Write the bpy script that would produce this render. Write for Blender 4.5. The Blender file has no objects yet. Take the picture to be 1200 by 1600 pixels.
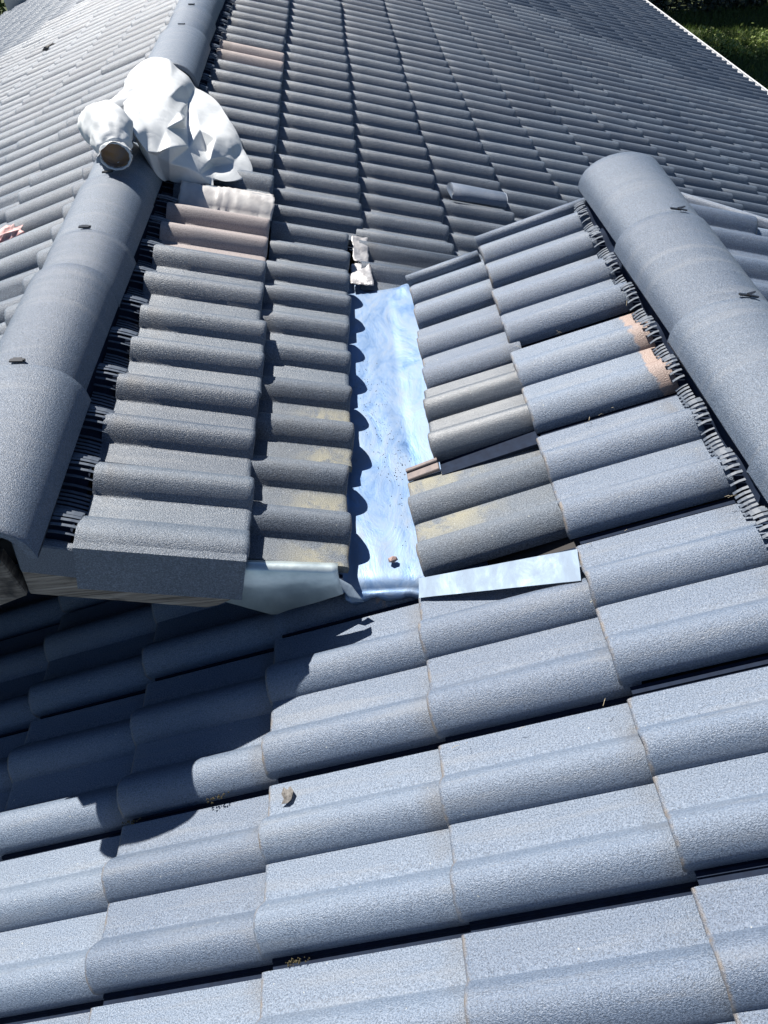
import bpy, bmesh, math, random
import numpy as np
from mathutils import Vector, Matrix, noise
from mathutils.geometry import delaunay_2d_cdt
random.seed(7); rng = np.random.default_rng(7)
sc = bpy.context.scene

# ------------------------------------------------------------------ camera, sky, sun, exposure
CAM = Vector((-0.34716, -1.81384, 1.05061))
cd = bpy.data.cameras.new('camera'); cam = bpy.data.objects.new('camera', cd); sc.collection.objects.link(cam)
cam.location = CAM; cam.rotation_euler = (0.773473, 0.065927, -0.067082)
cd.sensor_fit = 'HORIZONTAL'; cd.sensor_width = 36; cd.lens = 1171.1 / 1200 * 36
cd.clip_start = 0.05; cd.clip_end = 400
sc.camera = cam
SUN_EL, SUN_AZ = math.radians(56.5), math.radians(128)      # azimuth counter-clockwise from +X
sdir = Vector((math.cos(SUN_EL) * math.cos(SUN_AZ), math.cos(SUN_EL) * math.sin(SUN_AZ), math.sin(SUN_EL)))
w = bpy.data.worlds.new('World'); sc.world = w; w.use_nodes = True
nt = w.node_tree; nt.nodes.clear()
sky = nt.nodes.new('ShaderNodeTexSky'); sky.sky_type = 'NISHITA'; sky.sun_disc = False
sky.sun_elevation = SUN_EL; sky.sun_rotation = math.pi / 2 - SUN_AZ
sky.air_density = 0.75; sky.dust_density = 0.1; sky.ozone_density = 5.0
bg = nt.nodes.new('ShaderNodeBackground'); bg.inputs[1].default_value = 0.05
ow = nt.nodes.new('ShaderNodeOutputWorld')
nt.links.new(sky.outputs[0], bg.inputs[0]); nt.links.new(bg.outputs[0], ow.inputs[0])
sl = bpy.data.lights.new('sun', 'SUN'); sl.energy = 5.0; sl.angle = math.radians(0.5); sl.color = (1.0, 0.955, 0.885)
so = bpy.data.objects.new('sun', sl); sc.collection.objects.link(so)
so.rotation_euler = sdir.to_track_quat('Z', 'Y').to_euler()
vs = sc.view_settings; vs.view_transform = 'Standard'; vs.look = 'None'; vs.exposure = 1.0; vs.gamma = 1; vs.use_curve_mapping = False
sc.render.engine = 'CYCLES'
sc.render.resolution_x = 768; sc.render.resolution_y = 1024

# ------------------------------------------------------------------ geometry constants
TH = math.radians(20.4945); CT, ST, TT = math.cos(TH), math.sin(TH), math.tan(TH)
G = 0.320                       # visible course length along the slope
TIP = 0.092                     # tilt of each tile over the one below
# a slope: origin on the plane, down = down-slope direction, nrm = normal
class Slope: pass
def slope(sign, z0):            # sign +1: falls to +X ; -1: falls to -X ; plane Z = z0 - sign*X*tan
    s = Slope(); s.sign = sign; s.z0 = z0
    s.down = Vector((sign * CT, 0, -ST)); s.nrm = Vector((sign * ST, 0, CT)); s.acr = s.nrm.cross(s.down)
    return s
def on(s, X, y, h=0.0):
    return Vector((X, y, s.z0 - s.sign * X * TT)) + s.nrm * h
SB = slope(1, -0.2295)          # rear roof, falls right
SA = slope(-1, 0.551)           # rear roof, falls left
SC = slope(-1, 0.0)             # front roof, falls left
SE = slope(1, 0.2917)           # front roof, falls right
XL, XR = -1.042, 0.390          # ridge lines

# ------------------------------------------------------------------ small helpers
def link(o): sc.collection.objects.link(o); return o
def mesh_obj(name, verts, faces, mats, parent=None, smooth=True, uvs=None, mi=None):
    me = bpy.data.meshes.new(name); me.from_pydata([tuple(v) for v in verts], [], faces)
    for m in (mats if isinstance(mats, (list, tuple)) else [mats]): me.materials.append(m)
    if mi is not None: me.polygons.foreach_set('material_index', mi)
    if uvs is not None:
        uv = me.uv_layers.new(name='UVMap'); li = np.zeros(len(me.loops), dtype=np.int32); me.loops.foreach_get('vertex_index', li)
        uv.data.foreach_set('uv', np.asarray(uvs, dtype=np.float32)[li].ravel())
    me.polygons.foreach_set('use_smooth', [smooth] * len(me.polygons)); me.update()
    o = link(bpy.data.objects.new(name, me))
    if parent: o.parent = parent
    return o
def tag(o, label=None, cat=None, group=None, kind=None):
    if label: o['label'] = label
    if cat: o['category'] = cat
    if group: o['group'] = group
    if kind: o['kind'] = kind
    return o
def empty(name, loc, label, cat, group=None):
    o = link(bpy.data.objects.new(name, None)); o.location = loc; o.empty_display_size = 0.1
    return tag(o, label, cat, group)
def child(o, parent):           # keep world position
    o.parent = parent; o.matrix_parent_inverse = Matrix.Translation(parent.location).inverted() if parent.type == 'EMPTY' else Matrix.Identity(4)
    return o
def prism(poly, a, b):          # poly: list of 3D points, extruded by vector b (a offset)
    n = len(poly); V = [Vector(p) + a for p in poly] + [Vector(p) + b for p in poly]
    F = [list(range(n))[::-1], list(range(n, 2 * n))] + [[i, (i + 1) % n, n + (i + 1) % n, n + i] for i in range(n)]
    return V, F
def box(x0, x1, y0, y1, z0, z1):
    return prism([(x0, y0, z0), (x1, y0, z0), (x1, y1, z0), (x0, y1, z0)], Vector((0, 0, 0)), Vector((0, 0, z1 - z0)))
def merge(parts):
    V, F = [], []
    for v, f in parts:
        o = len(V); V += list(v); F += [[i + o for i in q] for q in f]
    return V, F
def soft(o, width=0.002, seg=2):
    m = o.modifiers.new('bevel', 'BEVEL'); m.width = width; m.segments = seg; m.limit_method = 'ANGLE'; m.angle_limit = math.radians(40)
    return o

# ------------------------------------------------------------------ materials
def mat(name):
    m = bpy.data.materials.new(name); m.use_nodes = True; n = m.node_tree
    b = n.nodes['Principled BSDF']
    return m, n, b
def N(n, t, **k):
    x = n.nodes.new(t)
    for a, v in k.items(): setattr(x, a, v)
    return x
def noise_n(n, scale, detail=4, rough=.6, vec=None, dist=0):
    x = N(n, 'ShaderNodeTexNoise'); x.inputs['Scale'].default_value = scale; x.inputs['Detail'].default_value = detail
    x.inputs['Roughness'].default_value = rough; x.inputs['Distortion'].default_value = dist
    if vec is not None: n.links.new(vec, x.inputs['Vector'])
    return x
def ramp(n, fac, stops):
    r = N(n, 'ShaderNodeValToRGB'); e = r.color_ramp.elements
    while len(e) < len(stops): e.new(.5)
    for i, (p, c) in enumerate(stops):
        e[i].position = p; e[i].color = (c, c, c, 1) if isinstance(c, (int, float)) else (*c, 1)
    n.links.new(fac, r.inputs[0]); return r
def mix(n, fac, a, b, mode='MIX'):
    m = N(n, 'ShaderNodeMix', data_type='RGBA', blend_type=mode)
    for s, v in ((0, fac), (6, a), (7, b)):
        if hasattr(v, 'links'): n.links.new(v, m.inputs[s])
        elif isinstance(v, (int, float)): m.inputs[s].default_value = v
        else: m.inputs[s].default_value = (*v, 1)
    return m.outputs[2]
def math_n(n, op, a, b=None, clamp=False):
    m = N(n, 'ShaderNodeMath', operation=op); m.use_clamp = clamp
    for i, v in enumerate((a, b)):
        if v is None: continue
        if hasattr(v, 'links'): n.links.new(v, m.inputs[i])
        else: m.inputs[i].default_value = v
    return m.outputs[0]
def bump(n, b, h, strength, dist, prev=None):
    x = N(n, 'ShaderNodeBump'); x.inputs['Strength'].default_value = strength; x.inputs['Distance'].default_value = dist
    n.links.new(h, x.inputs['Height'])
    if prev is not None: n.links.new(prev, x.inputs['Normal'])
    n.links.new(x.outputs[0], b.inputs['Normal']); return x.outputs[0]

def tile_material(name, base, dusty, dust_amt=.35, edge_dirt=.0, lichen=.0, rough=.42, bare=.0, grain=1.0, spec=1.0, bare_top=False):
    m, n, b = mat(name)
    tc = N(n, 'ShaderNodeTexCoord'); oi = N(n, 'ShaderNodeObjectInfo')
    off = N(n, 'ShaderNodeVectorMath', operation='ADD')
    cmb = N(n, 'ShaderNodeCombineXYZ'); k = math_n(n, 'MULTIPLY', oi.outputs['Random'], 37.0)
    n.links.new(k, cmb.inputs[0]); n.links.new(k, cmb.inputs[1])
    n.links.new(tc.outputs['Object'], off.inputs[0]); n.links.new(cmb.outputs[0], off.inputs[1])
    v = off.outputs[0]
    big = noise_n(n, 7, 5, .6, v); mid = noise_n(n, 45, 5, .65, v); gr = noise_n(n, 400, 3, .6, v); gr2 = noise_n(n, 800, 2, .5, v)
    sep = N(n, 'ShaderNodeSeparateXYZ'); n.links.new(tc.outputs['UV'], sep.inputs[0]); U, Vv = sep.outputs[0], sep.outputs[1]
    # pans collect dust: two pans per tile, real dirt in the flats
    saw = math_n(n, 'FRACT', math_n(n, 'MULTIPLY', Vv, 2.0))
    pan = ramp(n, saw, [(0.0, .25), (.07, .35), (.34, .2), (.44, 0.0)])
    d = math_n(n, 'MULTIPLY', ramp(n, big.outputs[0], [(.38, 0.0), (.68, 1.0)]).outputs[0], .55)
    d = math_n(n, 'ADD', d, math_n(n, 'MULTIPLY', pan.outputs[0], .6))
    d = math_n(n, 'MULTIPLY', d, ramp(n, mid.outputs[0], [(.30, .35), (.65, 1.0)]).outputs[0])
    d = math_n(n, 'MULTIPLY', d, dust_amt * 1.6, True)
    c = mix(n, d, base, dusty)
    # coarse sand grains, lighter and darker
    c = mix(n, ramp(n, gr.outputs[0], [(.38, 1.0), (.50, 0.0)]).outputs[0], c, mix(n, .50 * grain, c, (.004, .008, .016)))
    c = mix(n, ramp(n, gr.outputs[0], [(.54, 0.0), (.66, 1.0)]).outputs[0], c, mix(n, .30 * grain, c, (.36, .40, .47)))
    # tiles differ from each other
    c = mix(n, .75, c, mix(n, oi.outputs['Random'], (.66, .69, .74), (1.25, 1.22, 1.17)), 'MULTIPLY') if True else c
    # dirt washed into the laps below the upper tile
    lap = math_n(n, 'MULTIPLY', ramp(n, math_n(n, 'ADD', U, math_n(n, 'MULTIPLY', math_n(n, 'SUBTRACT', mid.outputs[0], .5), .10)), [(.05, 0.0), (.09, 1.0), (.16, .6), (.21, 0.0)]).outputs[0], ramp(n, big.outputs[0], [(.46, 0.0), (.66, .45)]).outputs[0])
    c = mix(n, lap, c, (.085, .075, .066))
    st = noise_n(n, 1.0, 4, .6, None); mps = N(n, 'ShaderNodeMapping'); mps.inputs['Scale'].default_value = (3.0, 38.0, 3.0); n.links.new(v, mps.inputs[0]); n.links.new(mps.outputs[0], st.inputs['Vector'])
    c = mix(n, ramp(n, st.outputs[0], [(.52, 0.0), (.68, .28)]).outputs[0], c, (.20, .21, .225))
    # worn corners where the paint is gone
    if bare:
        wm = math_n(n, 'MULTIPLY', ramp(n, noise_n(n, 11, 4, .6, v, .6).outputs[0], [(.60 - bare * .1, 0.0), (.635 - bare * .1, 1.0)]).outputs[0], 1.0)
        c = mix(n, wm, c, mix(n, mid.outputs[0], (.30, .20, .16), (.20, .17, .15)))
    if bare_top:
        tm = ramp(n, math_n(n, 'ADD', U, math_n(n, 'MULTIPLY', math_n(n, 'SUBTRACT', noise_n(n, 22, 4, .6, v).outputs[0], .5), .22)), [(.115, 1.0), (.135, 0.0)])
        c = mix(n, tm.outputs[0], c, mix(n, mid.outputs[0], (.33, .235, .20), (.24, .19, .17)))
    if lichen:
        lm = math_n(n, 'MULTIPLY', ramp(n, noise_n(n, 16, 6, .7, v, .4).outputs[0], [(.40, 0.0), (.54, .9)]).outputs[0], ramp(n, math_n(n, 'MULTIPLY', U, 1.0), [(.40, 0.0), (.70, lichen)]).outputs[0])
        lm = math_n(n, 'MULTIPLY', lm, math_n(n, 'MULTIPLY', pan.outputs[0], 1.6), True)
        c = mix(n, lm, c, mix(n, mid.outputs[0], (.42, .37, .20), (.30, .28, .20)))
    if edge_dirt:
        em = ramp(n, math_n(n, 'ADD', U, math_n(n, 'MULTIPLY', math_n(n, 'SUBTRACT', mid.outputs[0], .5), .035)), [(.978, 0.0), (.992, 1.0)])
        em2 = math_n(n, 'MULTIPLY', em.outputs[0], ramp(n, noise_n(n, 28, 3, .6, v).outputs[0], [(.40, .15), (.60, edge_dirt)]).outputs[0])
        c = mix(n, em2, c, mix(n, mid.outputs[0], (.10, .08, .06), (.26, .21, .16)))
        sp = ramp(n, noise_n(n, 130, 1, .3, v).outputs[0], [(.80, 0.0), (.82, 1.0)])
        c = mix(n, math_n(n, 'MULTIPLY', sp.outputs[0], .7), c, (.45, .46, .42))
    n.links.new(c, b.inputs['Base Color'])
    r = math_n(n, 'ADD', math_n(n, 'MULTIPLY', d, .28), math_n(n, 'ADD', math_n(n, 'MULTIPLY', mid.outputs[0], .16), rough - .08))
    n.links.new(r, b.inputs['Roughness']); b.inputs['Specular IOR Level'].default_value = spec
    h = math_n(n, 'ADD', math_n(n, 'MULTIPLY', gr.outputs[0], 1.0), math_n(n, 'MULTIPLY', gr2.outputs[0], .35))
    p = bump(n, b, mid.outputs[0], .05, .003)
    bump(n, b, h, .72 * grain, .0022, p)
    return m
BASE = (.108, .151, .222)
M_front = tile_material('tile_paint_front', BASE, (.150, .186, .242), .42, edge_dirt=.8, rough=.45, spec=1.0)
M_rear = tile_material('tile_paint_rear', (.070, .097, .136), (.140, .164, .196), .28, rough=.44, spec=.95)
M_lichen = tile_material('tile_paint_lichen', (.082, .106, .142), (.18, .18, .17), .40, edge_dirt=.6, lichen=1.0, rough=.56, spec=.6)
M_gloss = tile_material('tile_paint_fresh', (.052, .068, .090), (.13, .135, .14), .30, edge_dirt=.3, rough=.44, grain=.6)
M_bare = tile_material('tile_unpainted_concrete', (.33, .29, .285), (.38, .34, .32), .4, rough=.62, grain=.7, spec=.3)
M_patchy = tile_material('tile_paint_worn', BASE, (.150, .186, .242), .42, edge_dirt=.8, rough=.45, spec=1.0, bare_top=True)
M_patch2 = tile_material('tile_paint_chipped', BASE, (.150, .186, .242), .42, edge_dirt=.8, rough=.45, spec=1.0, bare=.12)
M_cap = tile_material('ridge_cap_paint', (.086, .118, .168), (.132, .160, .200), .30, rough=.46, spec=.9)

def simple(name, col, rough=.6, metal=0, spec=.5, var=None, scale=20, b_scale=None, b_str=.3, b_dist=.002, gen='Object'):
    m, n, b = mat(name); tc = N(n, 'ShaderNodeTexCoord'); v = tc.outputs[gen]
    b.inputs['Roughness'].default_value = rough; b.inputs['Metallic'].default_value = metal; b.inputs['Specular IOR Level'].default_value = spec
    if var:
        nz = noise_n(n, scale, 5, .6, v); n.links.new(mix(n, ramp(n, nz.outputs[0], [(.35, 0.0), (.65, 1.0)]).outputs[0], col, var), b.inputs['Base Color'])
    else: b.inputs['Base Color'].default_value = (*col, 1)
    if b_scale: bump(n, b, noise_n(n, b_scale, 4, .6, v).outputs[0], b_str, b_dist)
    return m
M_strip = simple('interlock_bitumen', (.009, .014, .028), .75, spec=.1, var=(.012, .020, .040), scale=60)
M_under = simple('underlay', (.02, .02, .022), .85, var=(.035, .03, .028))
M_black = simple('black_plastic', (.012, .013, .016), .35)
M_comb = simple('comb_plastic', (.05, .066, .095), .55, var=(.08, .10, .13), scale=90)
M_wall = simple('plaster', (.52, .50, .46), .85, var=(.45, .43, .40), scale=3, b_scale=120)
M_white = simple('painted_metal_white', (.50, .51, .53), .5)
M_tape = simple('foil_tape', (.40, .40, .41), .42, metal=.3, var=(.30, .29, .29), scale=30, b_scale=38, b_str=.9, b_dist=.006)
M_foil = simple('white_foil', (.46, .45, .44), .42, var=(.38, .365, .36), scale=20, b_scale=26, b_str=.5, b_dist=.003)
M_rail = simple('pale_rail', (.22, .18, .165), .8, var=(.15, .13, .13), scale=60)
M_stone = simple('reddish_chip', (.36, .25, .22), .8, var=(.22, .16, .15), scale=80, b_scale=200)
M_moss = simple('moss', (.055, .05, .022), .95, var=(.14, .11, .05), scale=300)
M_soil = simple('soil_crumbs', (.05, .04, .03), .95, var=(.12, .09, .06), scale=300)
M_fibre = simple('straw', (.42, .36, .25), .8)
M_leafdead = simple('dead_leaf', (.05, .045, .04), .7, var=(.16, .15, .14), scale=160)

def wood_material():
    m, n, b = mat('weathered_wood'); tc = N(n, 'ShaderNodeTexCoord'); mp = N(n, 'ShaderNodeMapping')
    mp.inputs['Scale'].default_value = (5, 30, 150); n.links.new(tc.outputs['Object'], mp.inputs[0])
    g = noise_n(n, 1.0, 6, .7, mp.outputs[0], .8); s = noise_n(n, 9, 4, .6, tc.outputs['Object'])
    c = ramp(n, g.outputs[0], [(.30, (.035, .025, .018)), (.48, (.22, .18, .14)), (.70, (.42, .36, .29))]).outputs[0]
    c = mix(n, ramp(n, s.outputs[0], [(.50, 0.0), (.62, .85)]).outputs[0], c, (.025, .020, .018))
    n.links.new(c, b.inputs['Base Color']); b.inputs['Roughness'].default_value = .85
    bump(n, b, g.outputs[0], .9, .004); return m
M_wood = wood_material()
def zinc_material(name, dusty=1.0, ro=.26, tint=(.12, .24, .46)):  # blue default tint puts the sky's reflection into the metal colour
    m, n, b = mat(name); tc = N(n, 'ShaderNodeTexCoord'); v = tc.outputs['Object']
    mp = N(n, 'ShaderNodeMapping'); mp.inputs['Scale'].default_value = (1.0, .45, 1.0); n.links.new(v, mp.inputs[0])
    a = noise_n(n, 13, 6, .68, mp.outputs[0], 1.2); s = noise_n(n, 46, 6, .7, mp.outputs[0], .8); f = noise_n(n, 240, 3, .6, v)
    vo = N(n, 'ShaderNodeTexVoronoi'); vo.inputs['Scale'].default_value = 55; n.links.new(v, vo.inputs['Vector'])
    mask = math_n(n, 'ADD', math_n(n, 'MULTIPLY', a.outputs[0], .75), math_n(n, 'MULTIPLY', s.outputs[0], .35))
    mk = ramp(n, mask, [(.36, .15), (.72, 1.0)]).outputs[0]
    mk = math_n(n, 'MULTIPLY', mk, dusty)
    c = mix(n, mk, mix(n, vo.outputs['Color'], tint, (tint[0] * 1.07, tint[1] * 1.06, tint[2] * 1.04)), (.19, .24, .31))
    sp = ramp(n, f.outputs[0], [(.70, 0.0), (.74, 1.0)]).outputs[0]
    c = mix(n, math_n(n, 'MULTIPLY', sp, math_n(n, 'MULTIPLY', mk, .8)), c, (.12, .09, .07))
    n.links.new(c, b.inputs['Base Color'])
    n.links.new(math_n(n, 'SUBTRACT', .80, math_n(n, 'MULTIPLY', mk, .72)), b.inputs['Metallic'])
    n.links.new(math_n(n, 'ADD', ro, math_n(n, 'MULTIPLY', mk, .35)), b.inputs['Roughness'])
    p = bump(n, b, a.outputs[0], .22, .008); bump(n, b, s.outputs[0], .12, .002, p)
    return m
M_apron = simple('bright_steel', (.62, .70, .70), .34, metal=.55, var=(.42, .50, .52), scale=14, b_scale=9, b_str=.35, b_dist=.01)
M_zinc = zinc_material('galvanised_steel'); M_zinc2 = zinc_material('galvanised_steel_clean', 1.0, .5, (.20, .27, .34))
def cloth_material():
    m, n, b = mat('white_fabric'); tc = N(n, 'ShaderNodeTexCoord'); v = tc.outputs['Object']
    a = noise_n(n, 9, 5, .6, v, .5); f = noise_n(n, 700, 2, .5, v)
    c = mix(n, ramp(n, a.outputs[0], [(.35, 0.0), (.75, 1.0)]).outputs[0], (.55, .57, .585), (.46, .48, .49))
    n.links.new(c, b.inputs['Base Color']); b.inputs['Roughness'].default_value = .62; b.inputs['Specular IOR Level'].default_value = .35
    p = bump(n, b, noise_n(n, 22, 3, .5, v, 1.0).outputs[0], .25, .008); bump(n, b, f.outputs[0], .1, .0006, p); return m
M_cloth = cloth_material()
M_inner = simple('stained_lining', (.30, .17, .07), .8, var=(.22, .17, .15), scale=25)
M_red = simple('red_pink_scrap', (.38, .12, .12), .6, var=(.58, .42, .40), scale=45, b_scale=60, b_str=.8, b_dist=.004)

# ------------------------------------------------------------------ setting: ground, lawn, hedge, trees
GZ = -4.6
def ground_material():
    m, n, b = mat('grass_ground'); tc = N(n, 'ShaderNodeTexCoord'); v = tc.outputs['Object']
    a = noise_n(n, .6, 6, .65, v); f = noise_n(n, 14, 5, .7, v)
    c = mix(n, a.outputs[0], (.020, .040, .010), (.050, .075, .018)); c = mix(n, ramp(n, f.outputs[0], [(.4, 0.0), (.7, .6)]).outputs[0], c, (.09, .08, .035))
    n.links.new(c, b.inputs['Base Color']); b.inputs['Roughness'].default_value = .95; bump(n, b, f.outputs[0], .8, .03); return m
gv = []; gf = []
NG = 40
for i in range(NG + 1):
    for j in range(NG + 1):
        x = -120 + 240 * i / NG; y = -100 + 240 * j / NG
        gv.append((x, y, GZ + .15 * noise.noise(Vector((x * .05, y * .05, 0)))))
for i in range(NG):
    for j in range(NG):
        a = i * (NG + 1) + j; gf.append((a, a + NG + 1, a + NG + 2, a + 1))
ground = tag(mesh_obj('ground', gv, gf, ground_material()), kind='structure')

def leaf_mat(name, c1, c2, trans=.35):
    m, n, b = mat(name); gi = N(n, 'ShaderNodeNewGeometry')
    c = mix(n, gi.outputs['Random Per Island'], c1, c2); n.links.new(c, b.inputs['Base Color']); b.inputs['Roughness'].default_value = .45
    t = N(n, 'ShaderNodeBsdfTranslucent'); n.links.new(c, t.inputs[0]); mx = N(n, 'ShaderNodeMixShader'); mx.inputs[0].default_value = trans
    n.links.new(b.outputs[0], mx.inputs[1]); n.links.new(t.outputs[0], mx.inputs[2]); n.links.new(mx.outputs[0], n.nodes['Material Output'].inputs[0]); return m
M_grass = leaf_mat('grass_blades', (.035, .080, .014), (.13, .18, .05)); M_hedge = leaf_mat('hedge_leaves', (.005, .014, .009), (.016, .034, .018), .1); M_sunpatch = leaf_mat('sun_patch_leaves', (.10, .18, .03), (.34, .40, .15))
M_leaf = leaf_mat('tree_leaves', (.030, .065, .012), (.10, .16, .03)); M_bark = simple('bark', (.09, .07, .05), .9, var=(.05, .04, .03), scale=8, b_scale=30)
def quads(C, D1, D2):           # diamond leaves: centres, half axes
    n = len(C); V = np.empty((n, 4, 3)); V[:, 0] = C - D1; V[:, 1] = C + D2; V[:, 2] = C + D1; V[:, 3] = C - D2
    return V.reshape(-1, 3), np.arange(4 * n).reshape(n, 4).tolist()
def leafcloud(n, centre_fn, size):
    C = centre_fn(n); n = len(C)
    a = rng.normal(size=(n, 3)); a /= np.linalg.norm(a, axis=1)[:, None]; b = np.cross(a, rng.normal(size=(n, 3))); b /= np.linalg.norm(b, axis=1)[:, None]
    s = size * rng.uniform(.6, 1.3, (n, 1)); return quads(C, a * s, b * s * .5)
def blades(n, x0, x1, y0, y1):
    x = rng.uniform(x0, x1, n); y = rng.uniform(y0, y1, n); h = rng.uniform(.05, .15, n); a = rng.uniform(0, 6.28, n); w_ = .008
    z = np.array([GZ + .15 * noise.noise(Vector((p * .05, q * .05, 0))) for p, q in zip(x, y)])
    B = np.stack([x, y, z], 1); d = np.stack([np.cos(a) * w_, np.sin(a) * w_, 0 * a], 1)
    t = B + np.stack([rng.normal(0, .05, n), rng.normal(0, .05, n), h], 1)
    V = np.stack([B - d, B + d, t], 1).reshape(-1, 3); return V, np.arange(3 * n).reshape(n, 3).tolist()
V, F = blades(60000, 5.0, 13.0, 12.0, 21.5)
tag(mesh_obj('grass', V, F, M_grass, smooth=False), 'rough green lawn grass beyond the gutter at the upper right', 'grass', kind='stuff')
# low pale leaves whose lighter colour paints the sunlit patch of lawn
def mound(n):
    x = rng.uniform(7.0, 12.5, n); t = (x - 7) / 5.5; y = 18.3 - 1.6 * t + rng.normal(0, .45, n); z = GZ + rng.uniform(0, .38, n) * (.4 + .6 * np.sin(x * 3.1) ** 2)
    return np.stack([x, y, z], 1)
V, F = leafcloud(9000, mound, .045)
tag(mesh_obj('sun_patch', V, F, M_sunpatch, smooth=False), 'low pale leaves coloured as the sunlit patch of lawn before the dark hedge', 'plants', kind='stuff')

def taper(path, radii, n=8):
    V, F = [], []
    for k, (p, r) in enumerate(zip(path, radii)):
        p = Vector(p); d = (Vector(path[min(k + 1, len(path) - 1)]) - Vector(path[max(k - 1, 0)])).normalized(); q = d.to_track_quat('Z', 'Y')
        for i in range(n):
            a = 2 * math.pi * i / n; V.append(p + q @ Vector((r * math.cos(a), r * math.sin(a), 0)))
    for k in range(len(path) - 1):
        for i in range(n):
            F.append([k * n + i, k * n + (i + 1) % n, (k + 1) * n + (i + 1) % n, (k + 1) * n + i])
    F.append(list(range(n))[::-1]); F.append([(len(path) - 1) * n + i for i in range(n)]); return V, F
def tree(name, label, cat, x, y, h, r, crown_z, n_leaf, size, lm, group=None, trunk_r=.14):
    t = empty(name, (x, y, GZ), label, cat, group)
    P = [taper([(0, 0, -.1), (.05, .03, h * .35), (-.04, .05, h * .7), (0, 0, h * .92)], [trunk_r, trunk_r * .8, trunk_r * .5, trunk_r * .15])]
    cl = []
    for k in range(26):
        a = rng.uniform(0, 6.28); zz = rng.uniform(crown_z, h); rr = r * math.sqrt(max(.05, 1 - ((zz - (crown_z + h) / 2) / ((h - crown_z) / 2 + .2)) ** 2)) * rng.uniform(.35, 1)
        c = (rr * math.cos(a), rr * math.sin(a), zz); cl.append(c)
        if k % 2 == 0: P.append(taper([(0, 0, max(.3, zz - rr * .8)), (c[0] * .5, c[1] * .5, zz - rr * .25), c], [trunk_r * .4, trunk_r * .22, trunk_r * .06], 6))
    V, F = merge(P); o = mesh_obj('trunk', V, F, M_bark, t)
    cl = np.array(cl)
    def f(n):
        k = rng.integers(0, len(cl), n); d = rng.normal(size=(n, 3)); d /= np.linalg.norm(d, axis=1)[:, None]
        return cl[k] + d * (r * .34 * rng.uniform(.55, 1.1, (n, 1)))
    V, F = leafcloud(n_leaf, f, size); mesh_obj('crown', V, F, lm, t, smooth=False); return t
tree('garden_tree', 'leafy green tree just past the far gable at the upper left corner', 'tree', -8.6, 16.4, 5.4, 2.2, .6, 22000, .07, M_leaf, 'trees in the garden behind the house', trunk_r=.12)
tree('garden_tree', 'tall tree beyond the gutter with its crown above the frame, shading the lawn', 'tree', 5.6, 17.6, 7.6, 2.6, 3.7, 15000, .09, M_leaf, 'trees in the garden behind the house')
tree('garden_tree', 'second tall tree past the dark hedge, its shade lying on the lawn', 'tree', 4.6, 20.9, 8.2, 2.4, 3.8, 12000, .09, M_leaf, 'trees in the garden behind the house')
def hedge(x0, y0, x1, y1, h, d, n, label):
    c = empty('hedge', ((x0 + x1) / 2, (y0 + y1) / 2, GZ), label, 'hedge')
    L = math.hypot(x1 - x0, y1 - y0); ux, uy = (x1 - x0) / L, (y1 - y0) / L
    def f(n):
        s = rng.uniform(-L / 2, L / 2, n); z = rng.uniform(0, 1, n) ** .8 * h
        face = d / 2 * (1 + .22 * np.sin(s * 2.3 + z) + .18 * np.sin(s * 5.1 - z * 2.7)); side = rng.choice([-1, 1], n, p=[.75, .25]); o_ = side * face * rng.uniform(.55, 1.05, n)
        z = z * (1 + .06 * np.sin(s * 3.3))
        return np.stack([s * ux - o_ * -uy * 1.0, s * uy + o_ * ux, z], 1)
    V, F = leafcloud(n, f, .085); mesh_obj('foliage', V, F, M_hedge, c, smooth=False)
    P = [taper([(ux * s, uy * s, -.1), (ux * s + .05, uy * s, h * .5), (ux * s, uy * s + .05, h * .85)], [.05, .035, .015], 6) for s in np.arange(-L / 2 + .4, L / 2, .8)]
    V, F = merge(P); tag(mesh_obj('stems', V, F, M_bark, c), kind='stuff')
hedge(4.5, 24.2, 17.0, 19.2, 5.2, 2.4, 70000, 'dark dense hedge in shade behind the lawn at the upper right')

# ------------------------------------------------------------------ roof tiles
RH = .041
def rollz(s):                   # steep on the side away from the lip, gentle towards it
    if s <= 0 or s >= 1: return 0.0
    return RH * (math.sin(math.pi / 2 * s / .44) ** .86 if s < .44 else math.cos(math.pi / 2 * (s - .44) / .56) ** .68)
def profile(W, mode='pan', nr=11):
    P = []; pw, rw = W * .5 * .40, W * .5 * .60
    seq = ['p', 'r', 'p', 'r'] if mode != 'verge' else ['h', 'p', 'r']
    y = 0.0
    for k in seq:
        if k == 'p':
            for t in (0.03, .5, .93): P.append((y + pw * t, 0.0 if t < .9 else .0009))
            y += pw
        elif k == 'r':
            for i in range(nr + 1):
                s = i / nr; s = .5 - .5 * math.cos(math.pi * s) if nr > 5 else s
                P.append((y + rw * (.015 + .97 * s), rollz(s) + (.0016 if i == 0 else 0)))
            y += rw
        else:                                       # cut roll that turns into the cloak
            for i in range(nr + 1):
                s = .22 + .78 * i / nr; P.append((y + rw * (s - .22) / .78, rollz(s)))
            y += rw
    return P
TH_T = .020
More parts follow.
